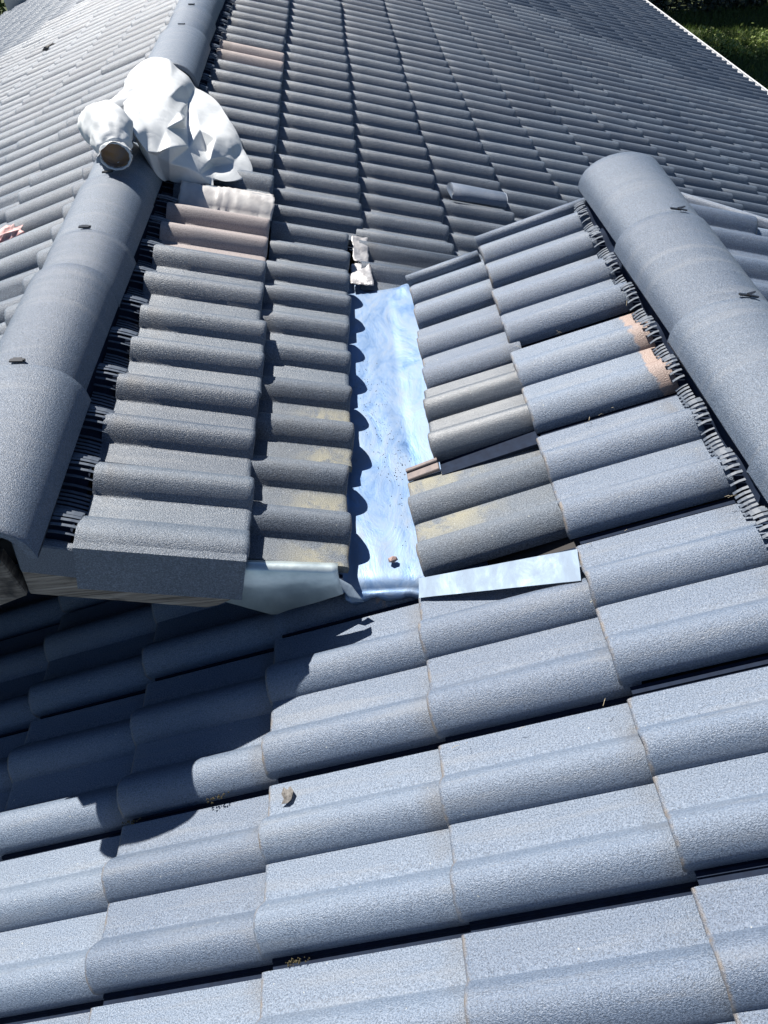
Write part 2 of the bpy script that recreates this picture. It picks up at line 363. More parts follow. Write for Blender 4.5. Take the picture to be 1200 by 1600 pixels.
def tile_mesh(name, L=.40, W=.290, mode='pan', nr=9, mats=None, seed=0, rail=True, coarse=False, chip=0.0):
    r = random.Random(seed); P = profile(W, mode, nr); n = len(P)
    if coarse: xs = [(0, 0), (L - .006, 0), (L, -.006)]
    else: xs = [(0, -.002), (.004, 0), (L * .35, 0), (L * .7, 0), (L - .014, 0), (L - .006, -.0009), (L - .0018, -.0032), (L, -.0072)]
    V, UV, F, MI = [], [], [], []
    ph = r.uniform(0, 9)
    for xi, (x, dz) in enumerate(xs):
        for (y, z) in P:
            jx = 0.0
            if xi >= len(xs) - 3: jx = .0016 * noise.noise(Vector((y * 34, ph, 0))) + .0012 * noise.noise(Vector((y * 110, ph, 3)))
            if chip and xi >= len(xs) - 3:
                jx -= chip * max(0, noise.noise(Vector((y * 22, ph, 7))) - .12)
            V.append((x + jx, y, z + dz + .0007 * noise.noise(Vector((x * 9, y * 22, ph))))); UV.append((x / L, y / W))
    m = len(xs)
    for i in range(m - 1):
        for j in range(n - 1): F.append([i * n + j, (i + 1) * n + j, (i + 1) * n + j + 1, i * n + j + 1]); MI.append(0)
    b0 = len(V)                                     # underside
    for x in (0.0, L - .05, L - .002):
        for (y, z) in P: V.append((x, y, max(z - TH_T, -TH_T))); UV.append((x / L, y / W))
    for i in range(2):
        for j in range(n - 1): F.append([b0 + i * n + j + 1, b0 + (i + 1) * n + j + 1, b0 + (i + 1) * n + j, b0 + i * n + j]); MI.append(0)
    t = (m - 1) * n; u = b0 + 2 * n
    for j in range(n - 1):
        F.append([t + j, u + j, u + j + 1, t + j + 1]); MI.append(0)
        F.append([b0 + j, j, j + 1, b0 + j + 1]); MI.append(0)
    for (j, flip) in ((0, 0), (n - 1, 1)):
        top = [i * n + j for i in range(m)]; bot = [b0 + i * n + j for i in range(3)]
        q = top + bot[::-1]; F.append(q if flip else q[::-1]); MI.append(0)
    if rail:                                        # interlock rail beside the tile, under the next one
        for (a, b_, z0, z1) in ((-.030, .0, -.026, -.0225), (-.019, -.013, -.0225, -.0185)):
            o = len(V)
            for (x, y, z) in [(0, a, z0), (L - .012, a, z0), (L - .012, b_, z0), (0, b_, z0), (0, a, z1), (L - .012, a, z1), (L - .012, b_, z1), (0, b_, z1)]:
                V.append((x, y, z)); UV.append((.5, .25))
            for q in ([0, 3, 2, 1], [4, 5, 6, 7], [0, 1, 5, 4], [1, 2, 6, 5], [2, 3, 7, 6], [3, 0, 4, 7]): F.append([o + k for k in q]); MI.append(1)
    if mode == 'verge':                             # cloak hanging over the gable
        zt = P[0][1]; o = len(V)
        for (x, y, z) in [(0, -.012, -.086), (L - .004, -.012, -.086), (L - .004, .0, -.086), (0, .0, -.086), (0, -.012, zt - .004), (L - .004, -.012, zt - .004), (L - .004, .0005, zt + .0005), (0, .0005, zt + .0005)]:
            V.append((x, y, z)); UV.append((.5, .25))
        for q in ([0, 3, 2, 1], [4, 5, 6, 7], [0, 1, 5, 4], [1, 2, 6, 5], [2, 3, 7, 6], [3, 0, 4, 7]): F.append([o + k for k in q]); MI.append(0)
    me = bpy.data.meshes.new(name); me.from_pydata(V, [], F)
    for x in (mats or [M_rear, M_strip]): me.materials.append(x)
    me.polygons.foreach_set('material_index', MI)
    uv = me.uv_layers.new(name='UVMap'); li = np.zeros(len(me.loops), dtype=np.int32); me.loops.foreach_get('vertex_index', li)
    uv.data.foreach_set('uv', np.asarray(UV, dtype=np.float32)[li].ravel())
    me.polygons.foreach_set('use_smooth', [True] * len(F))
    try: me.set_sharp_from_angle(angle=math.radians(50))
    except Exception: pass
    me.update(); return me

def tile_matrix(s, X, y0, L, sy=1.0, h=.004, yaw=0.0, tip=TIP):
    down = (s.down * math.cos(tip) + s.nrm * math.sin(tip)); nrm = (s.nrm * math.cos(tip) - s.down * math.sin(tip)); acr = s.acr
    if s is SC or s is SE: flat = .86
    else: flat = 1.0
    if yaw: R = Matrix.Rotation(yaw, 3, nrm); down = R @ down; acr = R @ acr
    F0 = on(s, X, y0, h) - down * L
    M = Matrix((down, acr * sy, nrm * flat)).transposed().to_4x4(); M.translation = F0; return M
meshes = {}
def get_mesh(kind, mat_, var=0):
    k = (kind, mat_.name, var)
    if k not in meshes:
        L, mode, chip = {'full': (.345, 'pan', 0), 'short': (.306, 'pan', 0), 'verge': (.300, 'verge', 0), 'chip': (.250, 'pan', .010), 'cut': (.250, 'pan', 0)}[kind]
        meshes[k] = tile_mesh('tile', L, .290, mode, 12, [mat_, M_strip], seed=var * 7 + len(meshes), rail=(mode != 'verge'), chip=chip)
    return meshes[k]
LEN = {'full': .345, 'short': .306, 'verge': .300, 'chip': .250, 'cut': .250}
def put_tile(parent, s, X, ylo, yhi, kind='full', mt=None, h=.004, yaw=None, jit=1.0, tip=TIP, label=None):
    """tile covering world y from ylo to yhi with its front edge at X"""
    mt = mt or M_rear; me = get_mesh(kind, mt, random.randint(0, 3))
    sy = (yhi - ylo) / (.300 if kind != 'verge' else .2395)
    if s is SC: sy *= .978; yhi -= .0065        # leaves the open joint above the interlock rail
    y0 = yhi if s.sign < 0 else ylo                # across axis runs to -Y on left slopes
    yaw = random.gauss(0, .0045) * jit if yaw is None else yaw
    M = tile_matrix(s, X + random.gauss(0, .0022) * jit, y0 + random.gauss(0, .0016) * jit, LEN[kind], sy, h + random.gauss(0, .0012) * jit, yaw, tip + random.gauss(0, .004) * jit)
    o = link(bpy.data.objects.new('tile', me)); o.parent = parent; o.matrix_parent_inverse = parent.matrix_world.inverted() if False else Matrix.Identity(4)
    o.matrix_basis = Matrix.Translation(-parent_origin(parent)) @ M
    if label: o['label'] = label
    return o
def parent_origin(p):
    v = Vector((0, 0, 0))
    while p is not None: v += p.location; p = p.parent
    return v
def deck(name, s, X0, X1, y0, y1, parent, h0=-.075, h1=-.050, mt=None):
    c = [on(s, X0, y0, h0), on(s, X1, y0, h0), on(s, X1, y1, h0), on(s, X0, y1, h0)]
    V, F = prism(c, Vector((0, 0, 0)), s.nrm * (h1 - h0))
    return V, F

rear = empty('tiled_house', (0, 0, 0), 'house under the long grey roof running past the white garment to the far gable', 'house')
front = empty('tiled_house', (0, 0, 0), 'nearer house wing with tiles running from the steel valley down through the sunlit foreground', 'house')
def roof_slope(parent, parts):
    V, F = merge(parts); o = mesh_obj('roof_slope', V, F, M_under, parent, smooth=False); return o

# --- rear roof slopes
XE = 3.88                                       # eaves line of the right slope
rb = roof_slope(rear, [deck('', SB, XL + .01, XE - .03, .60, 12.55, rear), deck('', SB, -.25, XE - .03, .16, .598, rear), deck('', SB, XL + .01, -.50, -.84, .598, rear)])
ra = roof_slope(rear, [deck('', SA, -5.95, XL - .01, -.84, 12.55, rear)])
cands = []
XB = lambda k: -.628 + .2998 * k
Y0 = .855
for m_ in range(-3, 39):
    y = Y0 + .3 * m_
    for k in range(0, 16):
        X = XB(k)
        if k == 0 and m_ < 0: continue
        if k == 1 and m_ < 0: continue
        if k >= 2 and y < .2: continue
        ylo = .318 if (m_ == -2) else y
        if k > 0 or m_ >= 0: cands.append((SB, X, ylo, y + .3, 'short' if k == 0 else 'full', rb, k))
for m_ in range(-3, 41):
    y = .0 + .3 * m_
    for k in range(0, 16):
        cands.append((SA, -1.228 - .3045 * k, y, y + .3, 'cut' if k == 0 else 'full', ra, k))
ci = cam.rotation_euler.to_matrix().transposed()
def project(p):
    v = ci @ (Vector(p) - CAM)
    if v.z > -.05: return None
    return (600 + 1171.1 * v.x / -v.z, 800 - 1171.1 * v.y / -v.z, -v.z)
def score(c):
    q = project(on(c[0], c[1], (c[2] + c[3]) / 2))
    if q is None or not (-40 < q[0] < 1240 and -40 < q[1] < 1640): return 1e3 + (Vector((c[1], c[2], 0)) - CAM).length
    if c[0] is SB and c[6] >= 2 and q[1] > 430: return 900 + q[2]
    return q[2]
cands.sort(key=score)
NEAR = 288                                      # the rest of the 300 are the laid-by-hand ones below
near, far = cands[:NEAR], cands[NEAR:]
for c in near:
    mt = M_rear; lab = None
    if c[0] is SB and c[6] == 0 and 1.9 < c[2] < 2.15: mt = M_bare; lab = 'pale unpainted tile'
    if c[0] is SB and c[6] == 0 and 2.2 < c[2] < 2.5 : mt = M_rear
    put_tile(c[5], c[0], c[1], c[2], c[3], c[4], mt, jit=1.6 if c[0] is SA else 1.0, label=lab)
# the remaining small ones are joined per slope
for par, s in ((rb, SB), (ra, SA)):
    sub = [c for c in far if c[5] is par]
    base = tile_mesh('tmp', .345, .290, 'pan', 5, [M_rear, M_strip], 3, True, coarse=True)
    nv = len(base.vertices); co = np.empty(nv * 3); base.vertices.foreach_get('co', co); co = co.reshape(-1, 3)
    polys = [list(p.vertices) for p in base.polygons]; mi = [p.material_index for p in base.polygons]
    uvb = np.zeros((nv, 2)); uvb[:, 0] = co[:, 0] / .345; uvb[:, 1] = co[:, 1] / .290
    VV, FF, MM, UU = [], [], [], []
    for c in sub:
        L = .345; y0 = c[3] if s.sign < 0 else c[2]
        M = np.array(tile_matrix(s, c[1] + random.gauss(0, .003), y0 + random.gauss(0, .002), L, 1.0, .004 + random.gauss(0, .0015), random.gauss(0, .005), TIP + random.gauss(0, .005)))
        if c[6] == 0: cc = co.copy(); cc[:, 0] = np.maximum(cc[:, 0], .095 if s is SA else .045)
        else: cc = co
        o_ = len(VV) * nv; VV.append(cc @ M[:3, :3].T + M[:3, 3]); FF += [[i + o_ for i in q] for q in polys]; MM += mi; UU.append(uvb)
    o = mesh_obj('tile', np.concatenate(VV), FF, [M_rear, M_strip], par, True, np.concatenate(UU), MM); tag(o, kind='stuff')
    try: o.data.set_sharp_from_angle(angle=math.radians(50))
    except Exception: pass
# --- the short near part of the rear roof, laid beside the valley
Pn = [(-.667, -.372, -.618), (-.372, -.077, -.609), (-.077, .236, -.626), (.236, .506, -.628), (.506, .852, -.626)]
put_tile(rb, SB, -.612, -.905, -.667, 'verge', M_rear, h=.018, yaw=.0, jit=0, label='end tile with a deep cloak hanging over the gable')
for i, (a, b_, X) in enumerate(Pn):
    put_tile(rb, SB, X, a, b_, 'short', M_bare if i == 3 else M_rear, h=.016, jit=.6, yaw=[-.012, .006, -.010, -.004, 0][i], label='bare unpainted tile' if i == 3 else None)
Qn = [(-.852, -.549, -.420), (-.549, -.249, -.404), (-.249, .049, -.402), (.049, .327, -.394), (.327, .597, -.385), (.597, .855, -.335)]
for i, (a, b_, X) in enumerate(Qn):
    put_tile(rb, SB, X, a, b_, ('chip' if i < 2 else 'cut') if i < 5 else 'full', M_lichen if i < 2 else M_rear, h=-.006, jit=.6, yaw=[-.006, .004, -.012, -.004, 0, 0][i], label='tile with yellow lichen and worn paint' if i == 0 else None)

# --- front roof slopes
fc = roof_slope(front, [deck('', SC, -.50, XR - .01, -3.3, .20, front), deck('', SC, -3.3, -.502, -3.3, -.20, front)])
fe = roof_slope(front, [deck('', SE, XR + .01, 3.35, -3.3, .20, front)])
ys = [.020, -.266, -.590, -.903, -1.218, -1.500, -1.80, -2.10, -2.40, -2.70, -3.00, -3.30]
dx = [.004, -.003, -.007, -.010, -.004, -.003] + [0] * 8
put_tile(fc, SC, .002, ys[0], .275, 'short', M_front, h=.006, yaw=.004, jit=0)
for j in range(1, 12):
    put_tile(fc, SC, dx[j], ys[j] + .004, ys[j - 1] - (.008 if j in (2, 3, 4) else .010 if j == 5 else .001), 'short', M_patchy if j == 2 else M_front, h=.004, jit=.5, label='tile with bare pink patches along its upper end' if j == 2 else None)
# cut tiles beside the valley
put_tile(fc, SC, -.209, ys[0] - .022, .250, 'cut', M_front, h=-.008, yaw=.006, jit=0)
put_tile(fc, SC, -.214, -.298, -.002, 'cut', M_front, h=-.008, yaw=.004, jit=0)
put_tile(fc, SC, -.219, -.568, -.300, 'cut', M_gloss, h=.012, yaw=-.012, jit=0, label='raised glossy tile over an exposed black joint')
put_tile(fc, SC, -.290, -.872, -.584, 'full', M_lichen, h=.000, yaw=.030, jit=0, label='dusty tile at the foot of the valley')
for j in range(4, 12):
    put_tile(fc, SC, -.296, ys[j], -.905 if j == 4 else ys[j - 1], 'full', M_front, h=.002, jit=.5)
V, F = prism([on(SC, -.286, -.560, .004), on(SC, -.215, -.560, .004), on(SC, -.215, -.592, .004), on(SC, -.286, -.592, .004)], SC.nrm * -.006, SC.nrm * .003)
V2, F2 = prism([on(SC, -.286, -.560, .007), on(SC, -.215, -.560, .007), on(SC, -.215, -.570, .007), on(SC, -.286, -.570, .007)], SC.nrm * 0, SC.nrm * .006)
V, F = merge([(V, F), (V2, F2)]); o = mesh_obj('interlock_rail', V, F, M_rail, front, False); soft(o, .0015, 1)
V, F = prism([on(SC, -.214, -.602, -.010), on(SC, -.004, -.606, -.018), on(SC, -.004, -.562, -.018), on(SC, -.214, -.556, -.010)], SC.nrm * -.004, SC.nrm * .004)
mesh_obj('joint_strip', V, F, M_strip, front, False)
for k in range(2, 11):
    for j in range(2 if k > 2 else 3, 12):
        lab = None; mt = M_front
        if k == 2 and j == 3: mt = M_patch2; lab = 'tile with a worn pink corner under the valley end'
        put_tile(fc, SC, -.2975 * k - .002, [0, 0, -.602, -.900, -1.210, -1.497, -1.80, -2.10, -2.40, -2.70, -3.0, -3.3][j], [0, 0, -.32, -.60, -.900, -1.210, -1.497, -1.80, -2.10, -2.40, -2.70, -3.0][j], 'full', mt, h=-.024 if (k == 2 and j == 3) else .003, jit=.7, label=lab)
for k in range(9):
    for j in range(0, 12):
        X = .795 + .2998 * k; a = .28 - .3 * (j + 1)
        put_tile(fe, SE, X, a, a + .3, 'short' if k == 0 else 'full', M_front, jit=.8)
for s, x0, x1, yb, hb in ((SC, -.212, -.004, .238, -.008), (SC, .002, .33, .262, .002), (SE, .47, 3.25, .270, .0)):           # rounded verge strip at the back edge of the front roof
    P = [(0, 0), (.002, .016), (.010, .024), (.020, .025), (.028, .016), (.030, -.003), (.026, -.02), (0, -.02)]
    a = on(s, x0, yb, hb); b_ = on(s, x1, yb, hb - abs(x1 - x0) * (TIP if x1 < 1 else 0))
    V2 = [a + Vector((0, p, 0)) + s.nrm * q for p, q in P] + [b_ + Vector((0, p, 0)) + s.nrm * q for p, q in P]; n = len(P)
    F2 = [[i, (i + 1) % n, n + (i + 1) % n, n + i] for i in range(n)] + [list(range(n))[::-1], list(range(n, 2 * n))]
    V3, F3 = prism([on(s, x0, yb, -.03), on(s, x1, yb, -.03), on(s, x1, yb, -.20), on(s, x0, yb, -.20)], Vector((0, .0, 0)), Vector((0, .012, 0)))
    V, F = merge([(V2, F2), (V3, F3)]); mesh_obj('verge_trim', V, F, M_front, front)

# ------------------------------------------------------------------ ridge caps
def cap_mesh(length, r0=.136, r1=.124, hh=.100, n=18, seed=0):
    """half barrel along -Y from y=0 (wide upper end) to y=-length"""
    V, UV, F = [], [], []; r = random.Random(seed)
    rows = [0, .006, .03, length * .4, length * .8, length - .01, length - .003, length]
    for k, y in enumerate(rows):
        t = y / length; R = r0 + (r1 - r0) * t; H = hh * (1.03 - .09 * t); dz = -.004 if k == 0 else (-.004 if k == len(rows) - 1 else 0)
        for i in range(n + 1):
            a = math.pi * i / n; x = -R * math.cos(a); z = H * math.sin(a) ** .82
            V.append((x * (1 + .004 * math.sin(3 * a + seed)), -y - (.0015 * r.random() if k in (0, len(rows) - 1) else 0), z + dz)); UV.append((.5, .2 + .001 * i))
    m = len(rows); w_ = n + 1
    for k in range(m - 1):
        for i in range(n): F.append([k * w_ + i, k * w_ + i + 1, (k + 1) * w_ + i + 1, (k + 1) * w_ + i])
    b0 = len(V)
    for y in (0.0, length):
        t = y / length; R = r0 + (r1 - r0) * t - .015; H = hh * (1.03 - .09 * t) - .015
        for i in range(n + 1):
            a = math.pi * i / n; V.append((-R * math.cos(a), -y, H * math.sin(a) ** .82 - .001)); UV.append((.5, .2))
    for i in range(n):
        F.append([b0 + i + 1, b0 + i, b0 + w_ + i, b0 + w_ + i + 1])
        F.append([i + 1, i, b0 + i, b0 + i + 1]); e = (m - 1) * w_; F.append([e + i, e + i + 1, b0 + w_ + i + 1, b0 + w_ + i])
    for i, f in ((0, 0), (n, 1)):
        q = [k * w_ + i for k in range(m)] + [b0 + w_ + i, b0 + i]; F.append(q if f else q[::-1])
    return V, F, UV
def clip(parent_cap, bird=False, dy=0, dx=0):
    # black steel clip hooked over the joint
    P = [box(-.017, .017, -.006, .006, .0, .004)] if not bird else [box(-.028, .004, -.004, .004, .0, .004)]
    if bird:
        P.append(prism([(-.004, -.004, .003), (.020, .010, .006), (.022, .015, .006), (-.006, .004, .003)], Vector((0, 0, 0)), Vector((0, 0, .003))))
        P.append(prism([(-.004, -.008, .003), (.018, -.014, .004), (.020, -.009, .004), (-.004, .001, .003)], Vector((0, 0, 0)), Vector((0, 0, .003))))
    else:
        P.append(box(-.012, .010, .004, .012, .0, .003)); P.append(box(.016, .021, -.004, .003, .0, .006))
    V, F = merge(P); return [Vector(v) * .8 for v in V], F
def lay_caps(parent, X, Z, joints, clips, bird=False, rnd=0.002, r0=.136, r1=.124, hh=.100):
    """joints: descending y of the upper end of each cap, last entry = lower end of the last cap"""
    for i in range(len(joints) - 1):
        a, b_ = joints[i], joints[i + 1]; last = i == len(joints) - 2
        ln = (a - b_) + (.0 if last else .035)
        V, F, UV = cap_mesh(ln, r0 + (.010 if last and not bird else 0), r1 + (.016 if last and not bird else 0), hh, seed=i)
        o = mesh_obj('ridge_cap', V, F, [M_cap], parent, True, UV)
        try: o.data.set_sharp_from_angle(angle=math.radians(55))
        except Exception: pass
        o.location = (X + random.gauss(0, rnd), a, Z + .0035 * (i % 2) + random.gauss(0, .001)); o.rotation_euler = (math.radians(-.35), 0, random.gauss(0, .003))
        if i in clips:
            cx_, cy_ = clips[i]; V, F = clip(o, bird)
            c = mesh_obj('cap_clip', V, F, M_black, o, False); th_ = math.asin(max(-1, min(1, cx_ / .108)))
            c.location = (cx_, cy_, (hh + .0035) * math.cos(th_) ** .82 + .0005); c.rotation_euler = (0, th_ * .85, random.uniform(-.1, .1))
ZL, ZR = .152, .146
lay_caps(rear, XL, ZL, [.66, .40, .055, -.125, -.530, -.962], {1: (.004, .003), 2: (.008, .003), 4: (.007, .003)}, r0=.108, r1=.103)
ups = [12.56 - .39 * i for i in range(29)]; ups = [y for y in ups if y > 1.7]
cl = {i: (.012, .003) for i in range(1, len(ups))}
lay_caps(rear, XL, ZL, ups + [1.49], cl, r0=.108, r1=.103)
lay_caps(front, XR, ZR, [.272, -.112, -.505, -.912, -1.315, -1.72, -2.12, -2.52, -2.92, -3.3], {1: (.026, .0), 2: (.030, .0), 3: (.02, 0), 4: (.02, 0)}, bird=True, r0=.116, r1=.104, hh=.086)

# ------------------------------------------------------------------ finned ridge ventilation strips
def roll_at(s, t):              # t: 0..1 from the near edge of a roll towards +y
    if t >= .6: return 0.0
    return rollz(t / .6) if s.sign > 0 else rollz(1 - t / .6)
def comb(parent, s, Xin, zin, Xout, y0, y1, phase, pitch=.0105, period=.15, hbase=.0, wob=.0):
    V, F = [], []; y = y0; k = 0
    rb_, ro_ = Vector((0, 1, 0)), None
    while y < y1:
        t = ((y - phase) / period) % 1.0
        z = roll_at(s, t)
        xo = Xout + (.003 * noise.noise(Vector((y * 5, 1.7, 0))) + .001 * noise.noise(Vector((y * 31, 5.7, 0)))) * s.sign
        top = on(s, Xin, y, -.006 + .85 * z); out = on(s, xo, y, -.013 + z + hbase); mid = top * .6 + out * .4 + s.nrm * .002; m2 = out * .75 + top * .25 + s.nrm * .0015
        w_ = pitch * .56; sk = .0006 * noise.noise(Vector((y * 14, 0, 3)))
        pts = [top, mid, m2, out]; b0 = len(V)
        for i, p in enumerate(pts):
            for dy in (0, w_):
                V.append(p + Vector((0, dy + sk * i, 0))); V.append(p + Vector((0, dy + sk * i, -.0014)))
        for i in range(3):
            a = b0 + 4 * i; b = a + 4
            F += [[a, a + 2, b + 2, b], [a + 1, b + 1, b + 3, a + 3], [a, b, b + 1, a + 1], [a + 2, a + 3, b + 3, b + 2]]
        a = b0 + 12; F.append([a, a + 2, a + 3, a + 1]); y += pitch; k += 1
    o = mesh_obj('vent_fins', V, F, M_comb, parent, False); tag(o, kind='stuff')
    # membrane under the fins
    V, F = [], []; ny = int((y1 - y0) / .015) + 1
    for i in range(ny + 1):
        y = y0 + (y1 - y0) * i / ny; t = ((y - phase) / period) % 1.0; z = roll_at(s, t)
        V += [Vector((Xin - s.sign * .02, y, zin)), on(s, Xin, y, -.022 + .7 * z), on(s, Xout - s.sign * .010, y, -.024 + .9 * z)]
    for i in range(ny):
        for k in range(2): a = 3 * i + k; F.append([a, a + 1, a + 4, a + 3])
    mesh_obj('vent_membrane', V, F, M_strip, parent, True)
comb(rear, SB, -.946, .170, -.892, -.90, .70, -.607)
comb(rear, SB, -.940, .170, -.905, 1.45, 12.5, .915)
comb(rear, SA, -1.150, .150, -1.185, -.90, 12.5, .0)
comb(front, SC, .290, .170, .266, -3.25, .255, -.003 + .0)
comb(front, SE, .486, .150, .520, -3.25, .255, .04)

# ------------------------------------------------------------------ gable end of the rear roof
def xz_board(name, poly, y0, y1, mt, parent, bev=.003):
    V, F = prism([(x, y0, z) for x, z in poly], Vector((0, 0, 0)), Vector((0, y1 - y0, 0)))
    o = mesh_obj(name, V, F, mt, parent, False); soft(o, bev, 1); return o
xz_board('barge_board', [(-1.003, .092), (-1.020, -.011), (-.71, -.102), (-.685, -.098), (-.660, -.086), (-.64, -.055)], -.900, -.872, M_wood, rear)
zz = lambda X, c: c + .374 * (X + 1.03)
xz_board('barge_board', [(-1.030, zz(-1.03, .098)), (-5.9, zz(-5.9, .098)), (-5.9, zz(-5.9, -.012)), (-1.022, zz(-1.022, -.012))], -.905, -.875, M_wood, rear)
# cut cloak piece tucked under the last ridge cap
xz_board('cloak_piece', [(-.985, .145), (-.875, .108), (-.862, .020), (-1.000, .068)], -.915, -.898, M_rear, rear)
xz_board('cloak_piece', [(-1.18, .120), (-1.03, .150), (-1.03, .085), (-1.18, .035)], -.915, -.898, M_rear, rear)
xz_board('gable_wall', [(-5.4, -1.30), (-1.07, .10), (-.44, -.13), (-.44, -.60), (-5.4, -2.3)], -.30, -.24, M_under, rear)
xz_board('gable_wall', [(-5.4, -1.15), (-1.07, .06), (3.4, -1.62), (3.4, GZ), (-5.4, GZ)], 12.15, 12.35, M_wall, rear)
xz_board('barge_board', [(-5.95, -1.66), (-1.07, .14), (XE, -1.70), (XE, -1.84), (-1.07, -.01), (-5.95, -1.80)], 12.56, 12.60, M_white, rear)
V, F = box(3.30, 3.45, .3, 12.15, GZ, -1.66); mesh_obj('wall', V, F, M_wall, rear, False)
V, F = box(-5.4, -5.25, -.4, 12.15, GZ, -1.62); mesh_obj('wall', V, F, M_wall, rear, False)
V, F = box(2.80, 2.95, -3.1, .1, GZ, -.80); mesh_obj('wall', V, F, M_wall, front, False)
V, F = box(-3.0, -2.85, -3.1, -.5, GZ, -1.18); mesh_obj('wall', V, F, M_wall, front, False)
xz_board('gable_wall', [(-3.0, -1.25), (.41, .04), (2.95, -.90), (2.95, GZ), (-3.0, GZ)], -3.14, -3.02, M_wall, front)
xz_board('gable_wall', [(-.26, -.20), (.41, .02), (2.8, -.88), (2.8, -1.42), (.0, -.36)], .10, .15, M_wall, front)
# half-round eaves gutter with a pale rim
def gutter(x, z, y0, y1, r=.070):
    V, F = [], []; n = 10
    for y in (y0, y1):
        for i in range(n + 1):
            a = math.pi * i / n; V.append((x + r - r * math.cos(a), y, z - r * math.sin(a)))
        for i in range(n + 1):
            a = math.pi * i / n; V.append((x + r - (r - .004) * math.cos(a), y, z + .001 - (r - .004) * math.sin(a)))
    w_ = 2 * (n + 1)
    for i in range(n): F.append([i, w_ + i, w_ + i + 1, i + 1]); F.append([n + 1 + i + 1, w_ + n + 1 + i + 1, w_ + n + 1 + i, n + 1 + i])
    rim = taper([(x + 2 * r, y0, z + .004), (x + 2 * r, y1, z + .004)], [.008, .008], 8)
    return merge([(V, F), rim])
V, F = gutter(XE - .02, -1.706, .16, 12.6); mesh_obj('rain_gutter', V, F, M_white, rear)
V, F = box(XE - .06, XE - .03, .16, 12.55, -1.86, -1.72); mesh_obj('fascia', V, F, M_white, rear, False)

# ------------------------------------------------------------------ valley gutter between the two roofs
def valley():
    xs = np.linspace(-.55, -.15, 41); yy = np.linspace(-.868, .440, 92); V, F = [], []
    for y in yy:
        for x in xs:
            lo = -.014 * min(1, max(0, (y + .72) / .20))
            if x < -.435: z = -.114 + (-.435 - x) * .36 + lo * max(0, 1 - (-.435 - x) / .05)
            elif x > -.262: z = -.116 + (x + .262) * .10 + lo
            else: z = -.118 + lo
            z += .0022 * noise.noise(Vector((x * 9, y * 4, 0))) + .0012 * noise.noise(Vector((x * 30, y * 12, 4)))
            z += .006 * max(0, 1 - math.hypot((x + .225) / .05, (y - .30) / .07)) * math.sin(x * 80)   # dented corner
            z -= .034 * min(1, max(0, (y - .31) / .06)) * (1 if x > -.35 else 0)
            f = max(0, (-.845 - y) / .023); z -= .010 * f ** 1.5
            yo = .004 * noise.noise(Vector((x * 17, y * 1.5, 7)))
            if y > .36 and x > -.27: yo -= (x + .27) * .65 * (y - .36) / .058
            V.append((x, y + yo + (.45 * (x + .36) * (1 if x > -.36 else .2) * (-.04) * 5 if y < -.80 else 0), z))
    n = len(xs)
    for j in range(len(yy) - 1):
        for i in range(n - 1): a = j * n + i; F.append([a, a + 1, a + n + 1, a + n])
    # folded front lip
    b0 = len(V)
    for k, (dy, dz) in enumerate([(-.004, -.006), (-.010, -.004), (-.016, -.012), (-.012, -.026)]):
        for i, x in enumerate(xs):
            cr = 1 + .8 * noise.noise(Vector((x * 30, k * .3, 9)))
            V.append((x, V[i][1] + dy * cr, V[i][2] + dz * cr))
    for i in range(n - 1): F.append([b0 + i, b0 + i + 1, i + 1, i])
    for k in range(3):
        for i in range(n - 1): a = b0 + k * n + i; F.append([a + n, a + n + 1, a + 1, a])
    # trim the lip to the open width
    keep = [q for q in F if min(q) < b0 or all(-.445 < V[i][0] < -.20 for i in q)]
    o = mesh_obj('valley_gutter', V, keep, M_zinc, None, True)
    md = o.modifiers.new('t', 'SOLIDIFY'); md.thickness = .0012; md.offset = -1
    return tag(o, 'galvanised steel valley sheet, dusty white with the reflected blue of the sky coloured in, between the two tiled slopes', 'valley sheet')
valley()
def sheet(name, corners, mt, label, cat, res=(14, 6), bump_amp=.002, thick=.001, edge=.0, fn=None):
    a, b_, c, d = [Vector(p) for p in corners]; V, F = [], []; nx, ny = res
    for j in range(ny + 1):
        for i in range(nx + 1):
            u, v = i / nx, j / ny; p = (a * (1 - u) + b_ * u) * (1 - v) + (d * (1 - u) + c * u) * v
            nr = (b_ - a).cross(d - a).normalized()
            p = p + nr * bump_amp * noise.noise(p * 22) * 1.5 + nr * bump_amp * .6 * noise.noise(p * 70)
            if edge and (i in (0, nx) or j in (0, ny)): p += Vector((random.uniform(-1, 1), random.uniform(-1, 1), 0)) * edge
            if fn: p = fn(p, u, v)
            V.append(p)
    for j in range(ny):
        for i in range(nx): k = j * (nx + 1) + i; F.append([k, k + 1, k + nx + 2, k + nx + 1])
    o = mesh_obj(name, V, F, mt, None, True); md = o.modifiers.new('t', 'SOLIDIFY'); md.thickness = thick; md.offset = 0
    return tag(o, label, cat)
